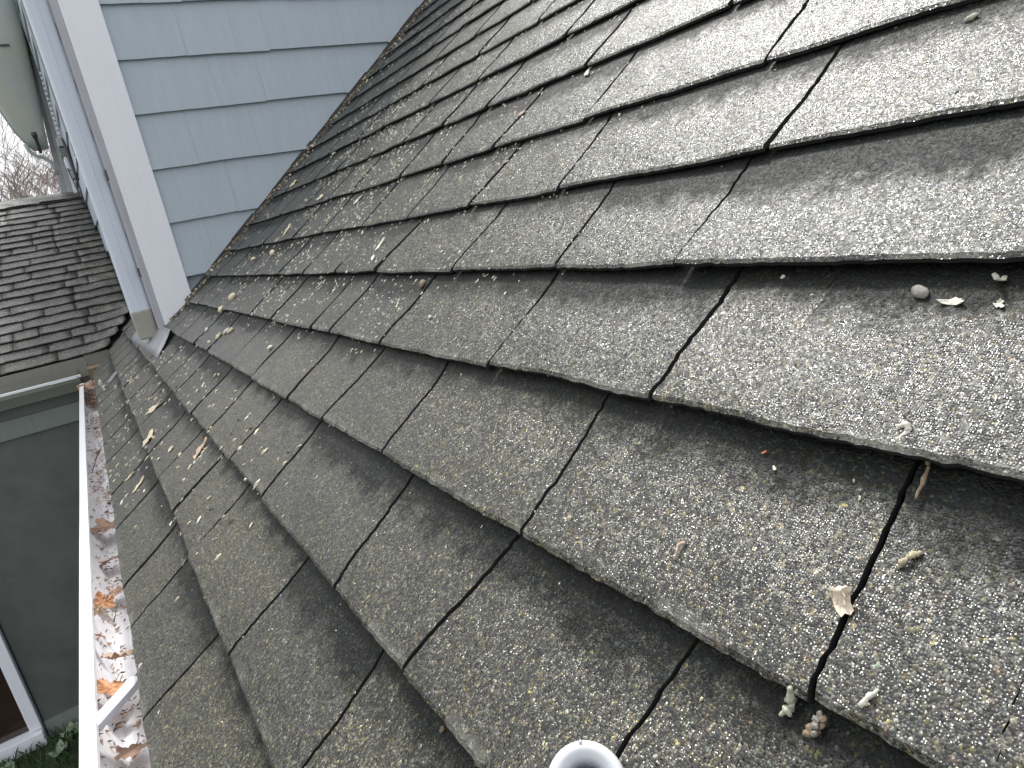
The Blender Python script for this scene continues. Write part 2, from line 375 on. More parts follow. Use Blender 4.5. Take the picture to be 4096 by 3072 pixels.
def shingle(parent, k, y0, y1, seed, last=False):
    r = random.Random(seed)
    sb, e = H_E[k], H_E[k + 1] - H_E[k]
    ym = (y0 + y1) / 2
    near = ym + max(0, sb - .6) * .9
    step = .0055 if near < .9 else (.011 if near < 1.7 else .024)
    nu = 22 if near < .9 else (9 if near < 1.7 else 7)
    gap = .0017 + .0036 * min(1.3, max(0, near - .34))
    g0 = gap * (1 + .45 * noise.noise(Vector((k, y0 * 23, 8)))); g1 = gap * (1 + .45 * noise.noise(Vector((k, y1 * 23, 8))))
    if k == 4 and abs(y0 - .361) < .01: g0 = .0026
    if k == 4 and abs(y1 - .361) < .01: g1 = .0026
    if (k, round(y0, 3)) in FAINT: g0 = .0003
    if (k, round(y1, 3)) in FAINT: g1 = .0003
    a0, a1 = y0, y1
    ny = max(3, int((a1 - a0) / step))
    us = [0, .025, .07] + [.07 + .93 * (i / nu) for i in range(1, nu + 1)] + [1.25, 1.5]
    so = r.uniform(-.0022, .0022); lift = r.uniform(-.0008, .0010) + (.0030 if (k in (4, 5) and ym < .5) else 0); skew = r.uniform(-.010, .010); skw2 = r.uniform(-.006, .006)
    curl = r.uniform(0, .0025); cw = r.choice((0, 1))
    th = .0052
    vs_, up = [], []
    for ui, u in enumerate(us):
        for j in range(ny + 1):
            t = j / ny; s = sb + u * e + so
            ya = y0 + joint_shift(k, y0, s - so, u) + g0; yb = y1 + (0 if y1 > 2.94 and k >= 3 else joint_shift(k, y1, s - so, u)) - g1
            y = ya + (yb - ya) * t
            if u < .5:
                rag = .0011 * fbm(y * 120, sb * 40, seed * .37) + .0010 * noise.noise(Vector((y * 420, seed, 1))) + .0030 * noise.noise(Vector((y * 9, sb * 31, 4)))
                s += rag * (1 - u * 2)
            n = prof(u, k) + lift * (1 - min(u, 1)) + .0011 * noise.noise(Vector((s * 22, y * 22, 0))) * (1 if u < 1 else .3)
            n += curl * max(0, 1 - u * 3) * (t if cw else 1 - t) ** 3
            if u == 0: n -= .0016
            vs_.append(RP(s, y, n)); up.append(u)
    nt_ = len(vs_)
    for ui, u in enumerate(us):
        for j in range(ny + 1):
            v = vs_[ui * (ny + 1) + j]; vs_.append(v - NV * (th - (.0016 if u == 0 else 0))); up.append(u)
    f, fm = [], []
    W = ny + 1
    for i in range(len(us) - 1):
        for j in range(ny):
            a = i * W + j; f.append((a, a + W, a + W + 1, a + 1)); fm.append(0)
            b_ = nt_ + a; f.append((b_, b_ + 1, b_ + W + 1, b_ + W)); fm.append(1)
    for j in range(ny): f.append((j, j + 1, nt_ + j + 1, nt_ + j)); fm.append(1)
    for i in range(len(us) - 1):
        a = i * W; f.append((a, nt_ + a, nt_ + a + W, a + W)); fm.append(1)
        a = i * W + ny; f.append((a, a + W, nt_ + a + W, nt_ + a)); fm.append(1)
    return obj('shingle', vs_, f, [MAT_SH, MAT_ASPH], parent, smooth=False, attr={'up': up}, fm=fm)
def main_roof():
    v = [RP(-.012, -1.2, -.028), RP(3.2, -1.2, -.028), RP(3.2, 2.965, -.028), RP(.36, 2.965, -.028), RP(.36, 4.63, -.028), RP(-.012, 4.05, -.028)]
    v2 = [p + NV * .018 for p in v]
    n = len(v); f = [tuple(range(n))[::-1], tuple(range(n, 2 * n))] + [(i, (i + 1) % n, n + (i + 1) % n, n + i) for i in range(n)]
    roof = obj('roof', [tuple(p) for p in v + v2], f, MAT_DECK, house)
    sid = 0
    for k in range(len(H_E) - 1):
        js = list(JOINTS.get(k, []))
        ymin = -.34 if k < 7 else (-.1 if k < 9 else max(.0, .15 + (k - 9) * .14))
        ymax = 2.952 if k >= 3 else VAL(RP(H_E[k] + .06, 0).x) - .01
        r = random.Random(900 + k)
        if not js:
            y = 2.95 - r.uniform(.1, .25)
            while y > ymin: js.append(y); y -= r.uniform(.19, .3)
            js.sort()
        y = js[0]
        while y > ymin:
            y -= r.uniform(.2, .31); js.insert(0, y)
        while js[-1] < ymax - .32: js.append(js[-1] + r.uniform(.2, .28))
        js = [j for j in js if j < ymax - .05] + [ymax]
        for a, b_ in zip(js[:-1], js[1:]):
            sid += 1; shingle(roof, k, a, b_, sid)
    return roof
ROOF = main_roof()

# walls behind the siding
FW = 2.97
wall = box('wall', (.312, 3.6, 2.985, 8.6, -1.9, 2.5), MAT_SIDE, house)
CORN_Z = 2.6
BUTTS = [.01, .21, .408, .613, .809, 1.005, 1.187, 1.373, 1.57, 1.77, 1.97, 2.17, 2.37]
SJ = {7: [.56, .70, .83, 1.10, 1.3, 1.52, 1.7], 6: [.665, .851, .973, 1.286, 1.48, 1.66, 1.8], 5: [.73, .909, 1.236, 1.411, 1.6], 4: [.596, .83, 1.05, 1.28, 1.5], 3: [.685, .87, 1.049, 1.25], 2: [.55, .713, .9, 1.05]}
def siding_piece(k, a, b_, plane, seed, gap=.00022):
    r = random.Random(seed); z0, z1 = BUTTS[k], (BUTTS[k + 1] if k + 1 < len(BUTTS) else 2.55)
    z0 += r.uniform(-.0022, .0022)
    tb, tt = .0155 + r.uniform(-.0012, .0012), .0025
    nseg = max(2, int((b_ - a) / .03)); vs_ = []
    for (z, t) in ((z0, tb), (z1 + .004, tt)):
        for j in range(nseg + 1):
            c = a + gap + (b_ - a - 2 * gap) * j / nseg
            zz = z + (.0016 * noise.noise(Vector((c * 14, z0 * 9, seed))) if t == tb else 0); tt_ = t + .0007 * noise.noise(Vector((c * 25, z * 5, 1)))
            vs_.append((c, zz, tt_))
    W = nseg + 1; n = len(vs_)
    allv = vs_ + [(c, z, -.008) for c, z, t in vs_]
    f = []
    for j in range(nseg):
        f.append((j, j + 1, W + j + 1, W + j)); f.append((n + j, n + j + 1, j + 1, j))
    f.append((0, W, n + W, n)); f.append((nseg, n + nseg, n + W + nseg, W + nseg))
    if plane == 'front': pv = [(c, FW - t, z) for c, z, t in allv]
    else: pv = [(.302 - t, c, z) for c, z, t in allv]; f = [tuple(reversed(q)) for q in f]
    return obj('siding_shingle', pv, f, MAT_SIDE, wall)
for k in range(2, len(BUTTS)):
    z1 = BUTTS[k + 1] if k + 1 < len(BUTTS) else 2.6
    xmax = min(3.4, z1 / math.tan(PITCH) + .12); r = random.Random(k * 3 + 1)
    js = [.424] + [x for x in SJ.get(k, []) if x < xmax - .03]
    if k > 7:
        while js[-1] < xmax - .5: js.append(js[-1] + r.uniform(.35, .6))
    js.append(xmax)
    for i, (a, b_) in enumerate(zip(js[:-1], js[1:])): siding_piece(k, a, b_, 'front', k * 40 + i)
for k in range(0, len(BUTTS)):
    y = 3.07; r = random.Random(k * 5 + 2); i = 0
    while y < 8.4:
        y2 = min(8.5, y + (r.uniform(.14, .26) if 1 < k < 7 else .6)); siding_piece(k, y, y2, 'side', 700 + k * 40 + i); y = y2; i += 1
# corner boards
def corner():
    # front face, foot cut along the roof slope
    x0, x1 = .302, .4262; yf, yb = 2.948, 2.966
    zb0, zb1 = .2350, .3325
    pts = [(x0, yf, zb0), (x1, yf, zb1), (x1, yb, zb1), (x0, yb, zb0), (x0, yf, CORN_Z), (x1, yf, CORN_Z), (x1, yb, CORN_Z), (x0, yb, CORN_Z)]
    hexa('corner_board', pts, MAT_WHITE, wall, .0015)
    box('corner_board', (.2805, .3015, 2.9490, 3.062, .214, CORN_Z), MAT_PURP, wall, .001)
corner()
# step flashing between wall and roof
def strip(name, s0, s1, y0, y1, n0, n1, mat, parent):
    pts = [RP(s0, y0, n0), RP(s1, y0, n0), RP(s1, y1, n0), RP(s0, y1, n0), RP(s0, y0, n1), RP(s1, y0, n1), RP(s1, y1, n1), RP(s0, y1, n1)]
    return hexa(name, pts, mat, parent)
for i in range(19):
    s0 = .55 + i * .13
    strip('step_flashing', s0, s0 + .135, 2.9535 + .0006 * (i % 2), 2.9575, .0, .017 + .002 * (i % 3), MAT_DARKM, wall)
# corner flashing plate where the downspout lands
def plate():
    vs_, f = [], []
    n = 10
    for i in range(n + 1):
        for j in range(5):
            s = .285 + (.387 - .285) * j / 4; y = 2.62 + 1.1 * i / n
            y += (j - 2) * .03
            vs_.append(RP(s - .03 * (i / n), y, .0135 + .004 * noise.noise(Vector((s * 30, y * 6, 2))) + .01 * (j / 4) ** 3))
    for i in range(n):
        for j in range(4): a = i * 5 + j; f.append((a, a + 1, a + 6, a + 5))
    o = obj('corner_flashing', vs_, f, MAT_FLASH, house, True); m = o.modifiers.new('t', 'SOLIDIFY'); m.thickness = .0012
plate()
# downspout
dsp = box('downspout', (.2065, .2785, 3.035, 3.093, .30, CORN_Z), MAT_DOWN, house, .009)
box('seam', (.2405, .2445, 3.0335, 3.0352, .32, CORN_Z - .01), MAT_DOWN, dsp, .0008)
pts = [(.209, 3.030, .205), (.277, 3.030, .205), (.277, 3.085, .205), (.209, 3.085, .205), (.2045, 3.032, .318), (.2805, 3.032, .318), (.2805, 3.097, .318), (.2045, 3.097, .318)]
hexa('elbow', pts, MAT_BEIGE, dsp, .008)
for z in (.44, .80): box('bracket', (.2765, .2845, 2.975, 3.032, z, z + .035), MAT_DARKM, dsp, .002)

# window with shutter and flared trim far along the side wall
win = box('window', (.285, .30, 6.36, 6.9, 1.25, 2.7), MAT_TRIMG, house)
box('shutter', (.247, .3005, 4.37, 4.41, 1.205, 2.7), MAT_TRIMG, win, .003)
box('shutter_foot', (.258, .295, 4.372, 4.412, 1.15, 1.203), MAT_PURP, win, .003)
box('sill_block', (.250, .274, 4.33, 4.37, 1.085, 1.145), MAT_TRIMG, win, .003)
def slab(name, xb0, xb1, xt0, xt1, z0, z1, y0, y1, mat, par=None):
    pts = [(xb0, y0, z0), (xb1, y0, z0), (xb1, y1, z0), (xb0, y1, z0), (xt0, y0, z1), (xt1, y0, z1), (xt1, y1, z1), (xt0, y1, z1)]
    return hexa(name, pts, mat, par or win, .002)
slab('casing_board', .148, .196, .300, .316, .95, 2.62, 6.56, 6.9, MAT_TRIMG)
slab('casing_board', .198, .235, .306, .330, .95, 2.62, 6.50, 6.54, MAT_TRIMG)
slab('casing_board', .238, .262, .318, .336, .95, 2.62, 6.44, 6.48, MAT_WHITE)
slab('shutter_frame', .266, .30, .332, .352, 1.2, 2.62, 6.30, 6.36, MAT_TRIMG)
for i in range(26):
    z = 1.24 + i * .035; t = (z - 1.2) / 1.42
    box('louver', (.252 + .066 * t, .268 + .066 * t, 6.33, 6.40, z, z + .014), MAT_WHITE, win)
for (x0, x1, z0, z1, m) in ((.240, .275, 1.395, 1.455, MAT_TRIMG), (.236, .272, 1.325, 1.380, MAT_FRIEZE), (.246, .266, 1.235, 1.322, MAT_WHITE)):
    box('sill_block', (x0, x1, 6.05, 6.2, z0, z1), m, win, .003)
tube('cable', [(.275, 6.0, 1.44), (.283, 6.0, 1.36), (.282, 5.95, 1.22), (.281, 5.9, 1.14)], [.006, .013, .013, .011], MAT_DARKM, win)
tube('cable', [(.281, 5.9, 1.14), (.277, 5.9, 1.06), (.276, 5.9, .99), (.276, 5.9, .93)], [.004, .004, .0035, .003], MAT_DARKM, win)
tube('cable', [(.246, 6.0, 1.235), (.255, 6.0, 1.15), (.262, 6.0, 1.06), (.268, 5.98, .97)], [.005, .004, .003, .003], MAT_DARKM, win)

# eave wall below the gutter
box('eave_wall', (.26, .30, -1.2, 4.33, -1.9, .10), MAT_SIDE, house)
fas = box('fascia', (-.006, .02, -1.2, 4.30, -.145, -.040), MAT_WHITE, house)

# gutter along the eave
def extrude_profile(name, pts, axis, a, b_, mat, parent, th, n=1, wob=0):
    vs_, f = [], []
    for i in range(n + 1):
        c = a + (b_ - a) * i / n
        for (p, z) in pts:
            q = wob * noise.noise(Vector((c * 1.3, 0, 7)))
            vs_.append((p + q, c, z) if axis == 'y' else (c, p, z + q))
    m = len(pts)
    for i in range(n):
        for j in range(m - 1): q = i * m + j; f.append((q, q + 1, q + m + 1, q + m))
    o = obj(name, vs_, f, mat, parent); md = o.modifiers.new('t', 'SOLIDIFY'); md.thickness = th; md.offset = 0
    return o
gut = extrude_profile('gutter', [(-.0075, -.042), (-.0085, -.118), (-.050, -.121), (-.060, -.100), (-.0735, -.070), (-.0745, -.034)], 'y', -1.2, 4.13, MAT_GUT, house, .0014, 60)
extrude_profile('gutter_lip', [(-.0765, -.040), (-.0765, -.0315), (-.0590, -.0300), (-.0585, -.037)], 'y', -1.2, 4.12, MAT_LIP, gut, .0012, 60, .0006)
box('end_cap', (-.0745, -.009, 4.128, 4.1305, -.118, -.033), MAT_GUT, gut)
for y in (.955, 1.93, -.4): 
    a, b_ = Vector((-.066, y - .035, -.036)), Vector((-.010, y + .035, -.036))
    d = (b_ - a).normalized(); sd_ = Vector((-d.y, d.x, 0)) * .0095
    pts = [a - sd_ - Vector((0, 0, .011)), b_ - sd_ - Vector((0, 0, .011)), b_ + sd_ - Vector((0, 0, .011)), a + sd_ - Vector((0, 0, .011)), a - sd_, b_ - sd_, b_ + sd_, a + sd_]
    if y < 1.5: hexa('hanger', pts, MAT_PVC, gut, .002)

# ---------------------------------------------------------------- screened porch with its own old roof
porch = empty('porch', (-.6, 4.3, -1.9), 'dark screened porch with grey trim under a weathered lumpy shingle roof', 'porch')
P2 = math.radians(25); C2, S2 = math.cos(P2), math.sin(P2)
Y2, Z2 = 4.295, .088
def R2(x, t, n=0): return Vector((x, Y2 + t * C2 - n * S2, Z2 + t * S2 + n * C2))
def xlim(t, k=0):       # right edge: the valley, then the side wall
    y, z = Y2 + t * C2, Z2 + t * S2
    return min(z / math.tan(PITCH) - .004, .296)
E2 = .1035; N2 = 23
def porch_roof():
    T = E2 * N2 + .03
    v = [R2(-2.2, .012, -.022), R2(xlim(0) - .01, .012, -.022), R2(.29, .35, -.03), R2(.29, T, -.03), R2(-2.2, T, -.03)]
    v2 = [R2(-2.2, .012, -.012), R2(xlim(0) - .01, .012, -.012), R2(.29, .35, -.012), R2(.29, T, -.012), R2(-2.2, T, -.012)]
    n = 5; f = [tuple(range(n))[::-1], tuple(range(n, 2 * n))] + [(i, (i + 1) % n, n + (i + 1) % n, n + i) for i in range(n)]
    rf = obj('roof', v + v2, f, MAT_DECK, porch)
    # back slope beyond the ridge
    yb, zb = Y2 + T * C2, Z2 + T * S2
    obj('back_slope', [(-2.2, yb, zb - .01), (.29, yb, zb - .01), (.29, yb + 2.2, zb - 1.03), (-2.2, yb + 2.2, zb - 1.03)], [(0, 1, 2, 3)], MAT_SH2, porch)
    seed = 5000
    for k in range(N2):
        r = random.Random(3000 + k); t0 = k * E2; xr = xlim(t0 + .03)
        x = xr; first = True
        while x > -1.15:
            wd = r.uniform(.11, .34); xa = max(x - wd, -1.2) ; seed += 1
            ny = 7; us = [0, .06, .25, .5, .75, 1, 1.3]
            th = .0055; lift = r.uniform(-.001, .002); so = r.uniform(-.004, .004); vs_ = []
            for u in us:
                for j in range(ny + 1):
                    xx = xa + .0012 + (x - xa - .0024) * j / ny
                    t = t0 + u * E2 + so + (.0075 * noise.noise(Vector((xx * 13, t0 * 9, 2))) if u < .3 else 0)
                    # the last courses sag towards the valley
                    n_ = (.0088 * (1 - u) if u <= 1 else -.006 * (u - 1)) + lift * (1 - min(u, 1)) + .0042 * noise.noise(Vector((xx * 16, t * 26, 5))) * (1 if u < 1 else .3)
                    if k < 4: n_ += .022 * max(0, (xx - xr + .16) / .16) ** 2 * (1 if u < 1 else .6)
                    if u == 0: n_ -= .002
                    xl = min(xx, xlim(t) + .0)
                    vs_.append(R2(xl, t, n_))
            nt_ = len(vs_); W = ny + 1
            nn = Vector((0, -S2, C2)); vs_ += [p - nn * th for p in vs_]
            f, fm = [], []
            for i in range(len(us) - 1):
                for j in range(ny):
                    a = i * W + j; f.append((a, a + 1, a + W + 1, a + W)); fm.append(0)
            for j in range(ny): f.append((nt_ + j, nt_ + j + 1, j + 1, j)); fm.append(1)
            for i in range(len(us) - 1):
                a = i * W; f.append((a, a + W, nt_ + a + W, nt_ + a)); fm.append(1)
                a = i * W + ny; f.append((a + W, a, nt_ + a, nt_ + a + W)); fm.append(1)
            obj('shingle', vs_, f, [MAT_SH2, MAT_ASPH], rf, smooth=True, fm=fm)
            x = xa; first = False
    x = .29; k = 0
    yb, zb = Y2 + (N2 * E2 + .02) * C2, Z2 + (N2 * E2 + .02) * S2
    while x > -1.1:
        r = random.Random(k); L = r.uniform(.2, .3); lf = r.uniform(0, .006); vs_ = []
        for i, xx in enumerate((x, x - L * .5, x - L)):
            for (dy, dz) in ((-.115, -.040), (-.055, -.008), (0, .016), (.06, -.012)):
                vs_.append((xx, yb + dy + r.uniform(-.004, .004), zb + dz + lf + r.uniform(-.004, .004) + (.004 if i else 0)))
        f = [(i * 4 + j, i * 4 + j + 1, i * 4 + j + 5, i * 4 + j + 4) for i in range(2) for j in range(3)]
        o = obj('ridge_cap', vs_, f, MAT_SH2, rf); m = o.modifiers.new('t', 'SOLIDIFY'); m.thickness = .006
        x -= L; k += 1
    return rf
porch_roof()
box('corner_block', (-.022, .055, 4.135, 4.34, -.14, .030), MAT_BROWN, porch)
box('corner_block', (-.0215, .12, 4.30, 4.345, -.12, .088), MAT_BEIGEG, porch)
box('fascia', (-2.2, -.023, 4.292, 4.31, -.02, .082), MAT_BEIGEG, porch)
g2 = extrude_profile('gutter', [(4.283, .030), (4.283, -.070), (4.215, -.073), (4.200, -.050), (4.178, -.020), (4.176, .004)], 'x', -2.2, -.072, MAT_BEIGEG, porch, .0014, 8)
extrude_profile('gutter_lip', [(4.173, -.002), (4.173, .008), (4.189, .009), (4.189, .003)], 'x', -2.2, -.06, MAT_LIP, g2, .0012, 8)
box('gutter_joint', (-.20, -.078, 4.166, 4.172, -.004, .011), MAT_WHITE, g2)
box('dark_strip_board', (-2.2, -.02, 4.30, 4.318, -.150, -.021), MAT_SCREEN, porch)  # dark upright strip between the porch gutter and the frieze board
box('frieze_board', (-2.2, -.02, 4.285, 4.298, -.235, -.139), MAT_FRIEZE, porch)
box('wall_panel', (-.80, .24, 4.305, 4.33, -1.78, -.236), MAT_SCREEN, porch)
box('base_board', (-.80, .24, 4.29, 4.328, -1.93, -1.782), MAT_FRIEZE, porch)
box('post', (-.868, -.812, 4.27, 4.34, -1.80, -.236), MAT_WHITE, porch, .003)
box('door_sill', (-1.7, -.812, 4.24, 4.34, -1.93, -1.806), MAT_WHITE, porch, .004)
box('window_pane', (-1.7, -.870, 4.31, 4.318, -1.80, -.236), MAT_GLASS, porch)
box('porch_wall', (-2.2, .24, 4.36, 4.40, -1.9, -.03), MAT_SCREEN, porch)

# ---------------------------------------------------------------- cream housing hung beyond the porch ridge
def housing():
    root = empty('wall_housing', (.12, 6.6, 1.48), 'tapering cream plastic housing hanging beside the grey window trim, black plug at its foot', 'wall fixture')
    vs_, f = [], []
    NZ, NA = 22, 20
    for i in range(NZ + 1):
        t = i / NZ; z = 1.47 + t * 1.35
        xr = .187 + (.36 - .187) * t; 
        xl = .045 - .20 * (1 - (1 - min(t * 1.5, 1)) ** 1.7) * .9 + .05 * t
        if t < .12: xl += .028 * (1 - t / .12) ** 2
        for a in range(NA):
            an = 2 * math.pi * a / NA; c, s_ = math.cos(an), math.sin(an)
            cx, hw = (xl + xr) / 2, (xr - xl) / 2
            pc = math.copysign(abs(c) ** .55, c); ps = math.copysign(abs(s_) ** .7, s_)
            vs_.append((cx + hw * pc, 6.46 + (.06 + .10 * min(1, t * 2)) * ps, z - .02 * abs(ps) * (t < .02)))
    for i in range(NZ):
        for a in range(NA): p = i * NA + a; q = i * NA + (a + 1) % NA; f.append((p, q, q + NA, p + NA))
    f.append(tuple(range(NA))[::-1]); f.append(tuple(NZ * NA + a for a in range(NA)))
    obj('shell', vs_, f, MAT_SHELL, root, True)
    tube('rim', [(vs_[i * NA + 10][0] - .004, 6.45, vs_[i * NA + 10][2]) for i in range(0, NZ + 1, 2)], [.008] * 12, MAT_TRIMG, root, 8)
    tube('plug', [(.122, 6.30, 1.545), (.122, 6.31, 1.53), (.124, 6.34, 1.50), (.124, 6.36, 1.46), (.123, 6.36, 1.41)], [.018, .020, .011, .013, .011], MAT_DARKM, root)
    tube('arm', [(.045, 6.40, 1.49), (.055, 6.40, 1.44), (.085, 6.40, 1.402), (.125, 6.40, 1.385), (.155, 6.40, 1.365), (.175, 6.40, 1.315), (.182, 6.40, 1.25)], [.014, .014, .013, .014, .013, .013, .013], MAT_TRIMG, root, 8)
    box('lens_slot', (.105, .165, 6.292, 6.297, 2.13, 2.142), MAT_DARKM, root)
housing()

# ---------------------------------------------------------------- small things lying about
def place(o, s, y, n, rz=0.0, tilt=(0, 0)):
    base = Matrix((( SV.x, 0, NV.x, 0), (0, 1, 0, 0), (SV.z, 0, NV.z, 0), (0, 0, 0, 1)))
    p = RP(s, y, top_n(s, y) + n)
    o.matrix_world = Matrix.Translation(p) @ base @ Matrix.Rotation(rz, 4, 'Z') @ Matrix.Rotation(tilt[0], 4, 'X') @ Matrix.Rotation(tilt[1], 4, 'Y')
    return o
def flake_vf(L, Wd, seed, th=.0006, curl=.4, lobes=0):
    r = random.Random(seed); n = 16; top = []; 
    for i in range(n):
        a = 2 * math.pi * i / n; rad = 1 + r.uniform(-.28, .28) + lobes * .35 * math.cos(3 * a + seed)
        top.append((math.cos(a) * L / 2 * rad, math.sin(a) * Wd / 2 * rad))
    vs_ = []
    for ring in (.45, 1.0):
        for (x, y) in top:
            x_, y_ = x * ring, y * ring; z = curl * (x_ * x_ / (L * .6) + .5 * y_ * y_ / (Wd * .6)) * .7 + r.uniform(-.08, .08) * Wd * ring
            vs_.append((x_, y_, z + th))
    vs_.append((0, 0, th * 1.4)); c = len(vs_) - 1; f = []
    for i in range(n):
        j = (i + 1) % n; f.append((c, i, j)); f.append((i, n + i, n + j, j))
    m = len(vs_); vs_ += [(x, y, z - th) for x, y, z in vs_]
    for i in range(n):
        j = (i + 1) % n; f.append((m + c, m + j, m + i)); f.append((m + i, m + j, m + n + j, m + n + i)); f.append((n + i, m + n + i, m + n + j, n + j))
    return vs_, f
def lump_vf(a, b_, c, seed, rough=.25, sub=2):
    bm = bmesh.new(); bmesh.ops.create_icosphere(bm, subdivisions=sub, radius=1)
    vs_ = []
    for v in bm.verts:
        p = v.co; k = 1 + rough * noise.noise(p * 2.3 + Vector((seed, 0, 0))) + rough * .5 * noise.noise(p * 6 + Vector((0, seed, 0)))
        vs_.append((p.x * a * k, p.y * b_ * k, p.z * c * k + c * .8))
    f = [tuple(v.index for v in q.verts) for q in bm.faces]; bm.free(); return vs_, f
def put_flake(name, cat, label, s, y, L, Wd, mat, rz=0, tilt=(0, 0), seed=1, curl=.4, lobes=0, n=.0008, th=.0006, group=None):
    v, f = flake_vf(L, Wd, seed, th, curl, lobes); o = obj(name, v, f, mat); tag(o, label, cat, group); return place(o, s, y, n, rz, tilt)
def put_lump(name, cat, label, s, y, a, b_, c, mat, rz=0, seed=1, rough=.25, n=-.0003, group=None):
    v, f = lump_vf(a / 2, b_ / 2, c / 2, seed, rough); o = obj(name, v, f, mat, smooth=True); tag(o, label, cat, group); return place(o, s, y, n, rz)
def put_twig(name, cat, label, pts, radii, mat, group=None):
    path0 = [RP(s, y, top_n(s, y) + n) for s, y, n in pts]; path, rr = [], []; q = random.Random(len(label))
    for i in range(len(path0) - 1):
        for k in range(4):
            t = k / 4; rad = radii[i] * (1 - t) + radii[i + 1] * t
            path.append(path0[i].lerp(path0[i + 1], t) + Vector((q.uniform(-1, 1), q.uniform(-1, 1), q.uniform(-1, 1))) * rad * .35); rr.append(rad * q.uniform(.6, 1.35))
    path.append(path0[-1]); rr.append(radii[-1] * .6); radii = rr; o = tube(name, path, radii, mat, None, 7); tag(o, label, cat, group); return o

put_lump('husk', 'husk', 'grey brown oval husk resting just under a butt edge near the right border', .617, .219, .0125, .008, .006, MAT_GREYH, 1.0, 3, .4)
put_flake('lichen_flake', 'flake', 'white bow tie shaped flake right of the grey oval husk', .611, .199, .011, .005, MAT_PALE, 1.55, (0, 0), 5, .5, 1)
put_flake('lichen_flake', 'flake', 'small white ragged flake nearest the right border below the butt edge', .610, .176, .006, .0045, MAT_PALE, .5, (.2, 0), 8, .6, 1)
put_flake('lichen_flake', 'flake', 'pale three lobed flake caught on the butt face at the right border', .6255, .181, .009, .006, MAT_LICH, .4, (.3, .5), 11, .5, 1, n=.003)
put_twig('curled_bract', 'bract', 'tiny white curled bract on the shingle above the hanging brown twig', [(.520, .190, .002), (.5235, .188, .004), (.5245, .184, .0045), (.5215, .1825, .0035), (.517, .185, .003), (.514, .189, .002)], [.0008, .0016, .0018, .0016, .0014, .0005], MAT_PALE)
put_flake('petal', 'flake', 'pinkish double flake left of the white curled bract', .521, .210, .009, .0035, simple('pinkish_flake', (.50, .42, .34), .6), 1.3, (0, 0), 14, .6, 1)
put_flake('chip', 'chip', 'tiny white pointed chip beside the orange chip', .488, .250, .0035, .0017, MAT_PALE, .9, (0, 0), 17, .3)
put_flake('chip', 'chip', 'tiny orange red chip in the dark below the middle butt edge', .4965, .262, .0035, .0014, MAT_ORCH, 2.5, (0, 0), 19, .3)
put_twig('twig', 'twig', 'short brown twig hanging down from a butt edge at the right', [(.514, .172, .001), (.509, .1715, .003), (.500, .1705, .004), (.491, .1705, .003)], [.0008, .0013, .0012, .0006], MAT_BROWN)
def bract():
    r = random.Random(4); root = empty('dry_bract', (0, 0, 0), 'folded tan papery bract standing on the shingle at lower right', 'bract')
    tan = simple('papery_tan', (.60, .52, .42), .6, .2, 180)
    for i, (L, W_, rz, tl, nm) in enumerate(((.0125, .009, .3, (.7, -.25), 'scale'), (.010, .008, 1.9, (-.5, .4), 'scale'), (.012, .0035, .1, (1.1, 0), 'scale'), (.008, .006, 2.8, (.3, -.7), 'scale'))):
        v, f = flake_vf(L, W_, 30 + i, .0005, .9); o = obj(nm, v, f, tan)
        place(o, .4315 + r.uniform(-.002, .002), .1795 + r.uniform(-.002, .002), .0025, rz, tl)
        mw = o.matrix_world.copy(); o.parent = root; o.matrix_parent_inverse = Matrix.Identity(4); o.matrix_world = mw
bract()
put_twig('moss_sprig', 'moss', 'yellow green crooked moss sprig below the butt edge, beside the brown cone', [(.3835, .1795, .002), (.380, .1815, .004), (.377, .1795, .003), (.374, .182, .003), (.3705, .184, .002)], [.0012, .0022, .0018, .0024, .0009], MAT_LICH)
def cone():
    root = empty('seed_cone', (0, 0, 0), 'small brown scaly cone tucked under the butt edge at the bottom right', 'cone')
    for i in range(12):
        t = i / 12; v, f = lump_vf(.0021, .0017, .0014, i, .3, 1); o = obj('scale', v, f, MAT_BROWN if i % 3 else MAT_GREYH)
        a = i * 2.4; place(o, .380 - t * .011, .1655 + .0016 * math.cos(a) + t * .002, .001 + .0016 * (1 + math.sin(a)), a)
        mw = o.matrix_world.copy(); o.parent = root; o.matrix_parent_inverse = Matrix.Identity(4); o.matrix_world = mw
cone()
put_twig('bud_scale', 'bud', 'yellowish crooked bud stalk right of the folded tan bract', [(.4555, .1635, .001), (.458, .1625, .003), (.461, .161, .003), (.4645, .160, .002), (.467, .1575, .001)], [.0006, .0014, .0012, .0016, .0005], simple('dull_tan', (.36, .32, .21), .7))
put_twig('stem_bit', 'twig', 'pale grey stem bit on the lowest shingle at the right', [(.391, .150, .001), (.396, .1485, .0025), (.401, .1465, .0015)], [.0010, .0014, .0009], MAT_PALE)
put_twig('stem_bit', 'twig', 'thin pale curl left of the folded tan bract', [(.414, .2745, .001), (.418, .2755, .002), (.423, .277, .0025), (.426, .275, .001)], [.0004, .0007, .0009, .0010], MAT_LEAFT)
put_lump('bud_husk', 'husk', 'mottled grey husk lying at the joint above the middle row', .6165, .908, .016, .010, .009, MAT_BROWN, .6, 9)
put_flake('bird_dropping', 'dropping', 'pale ragged smear near the butt edge at right centre', .646, .316, .014, .005, MAT_PALE, 1.2, (0, 0), 21, .15, 1, n=.0004)
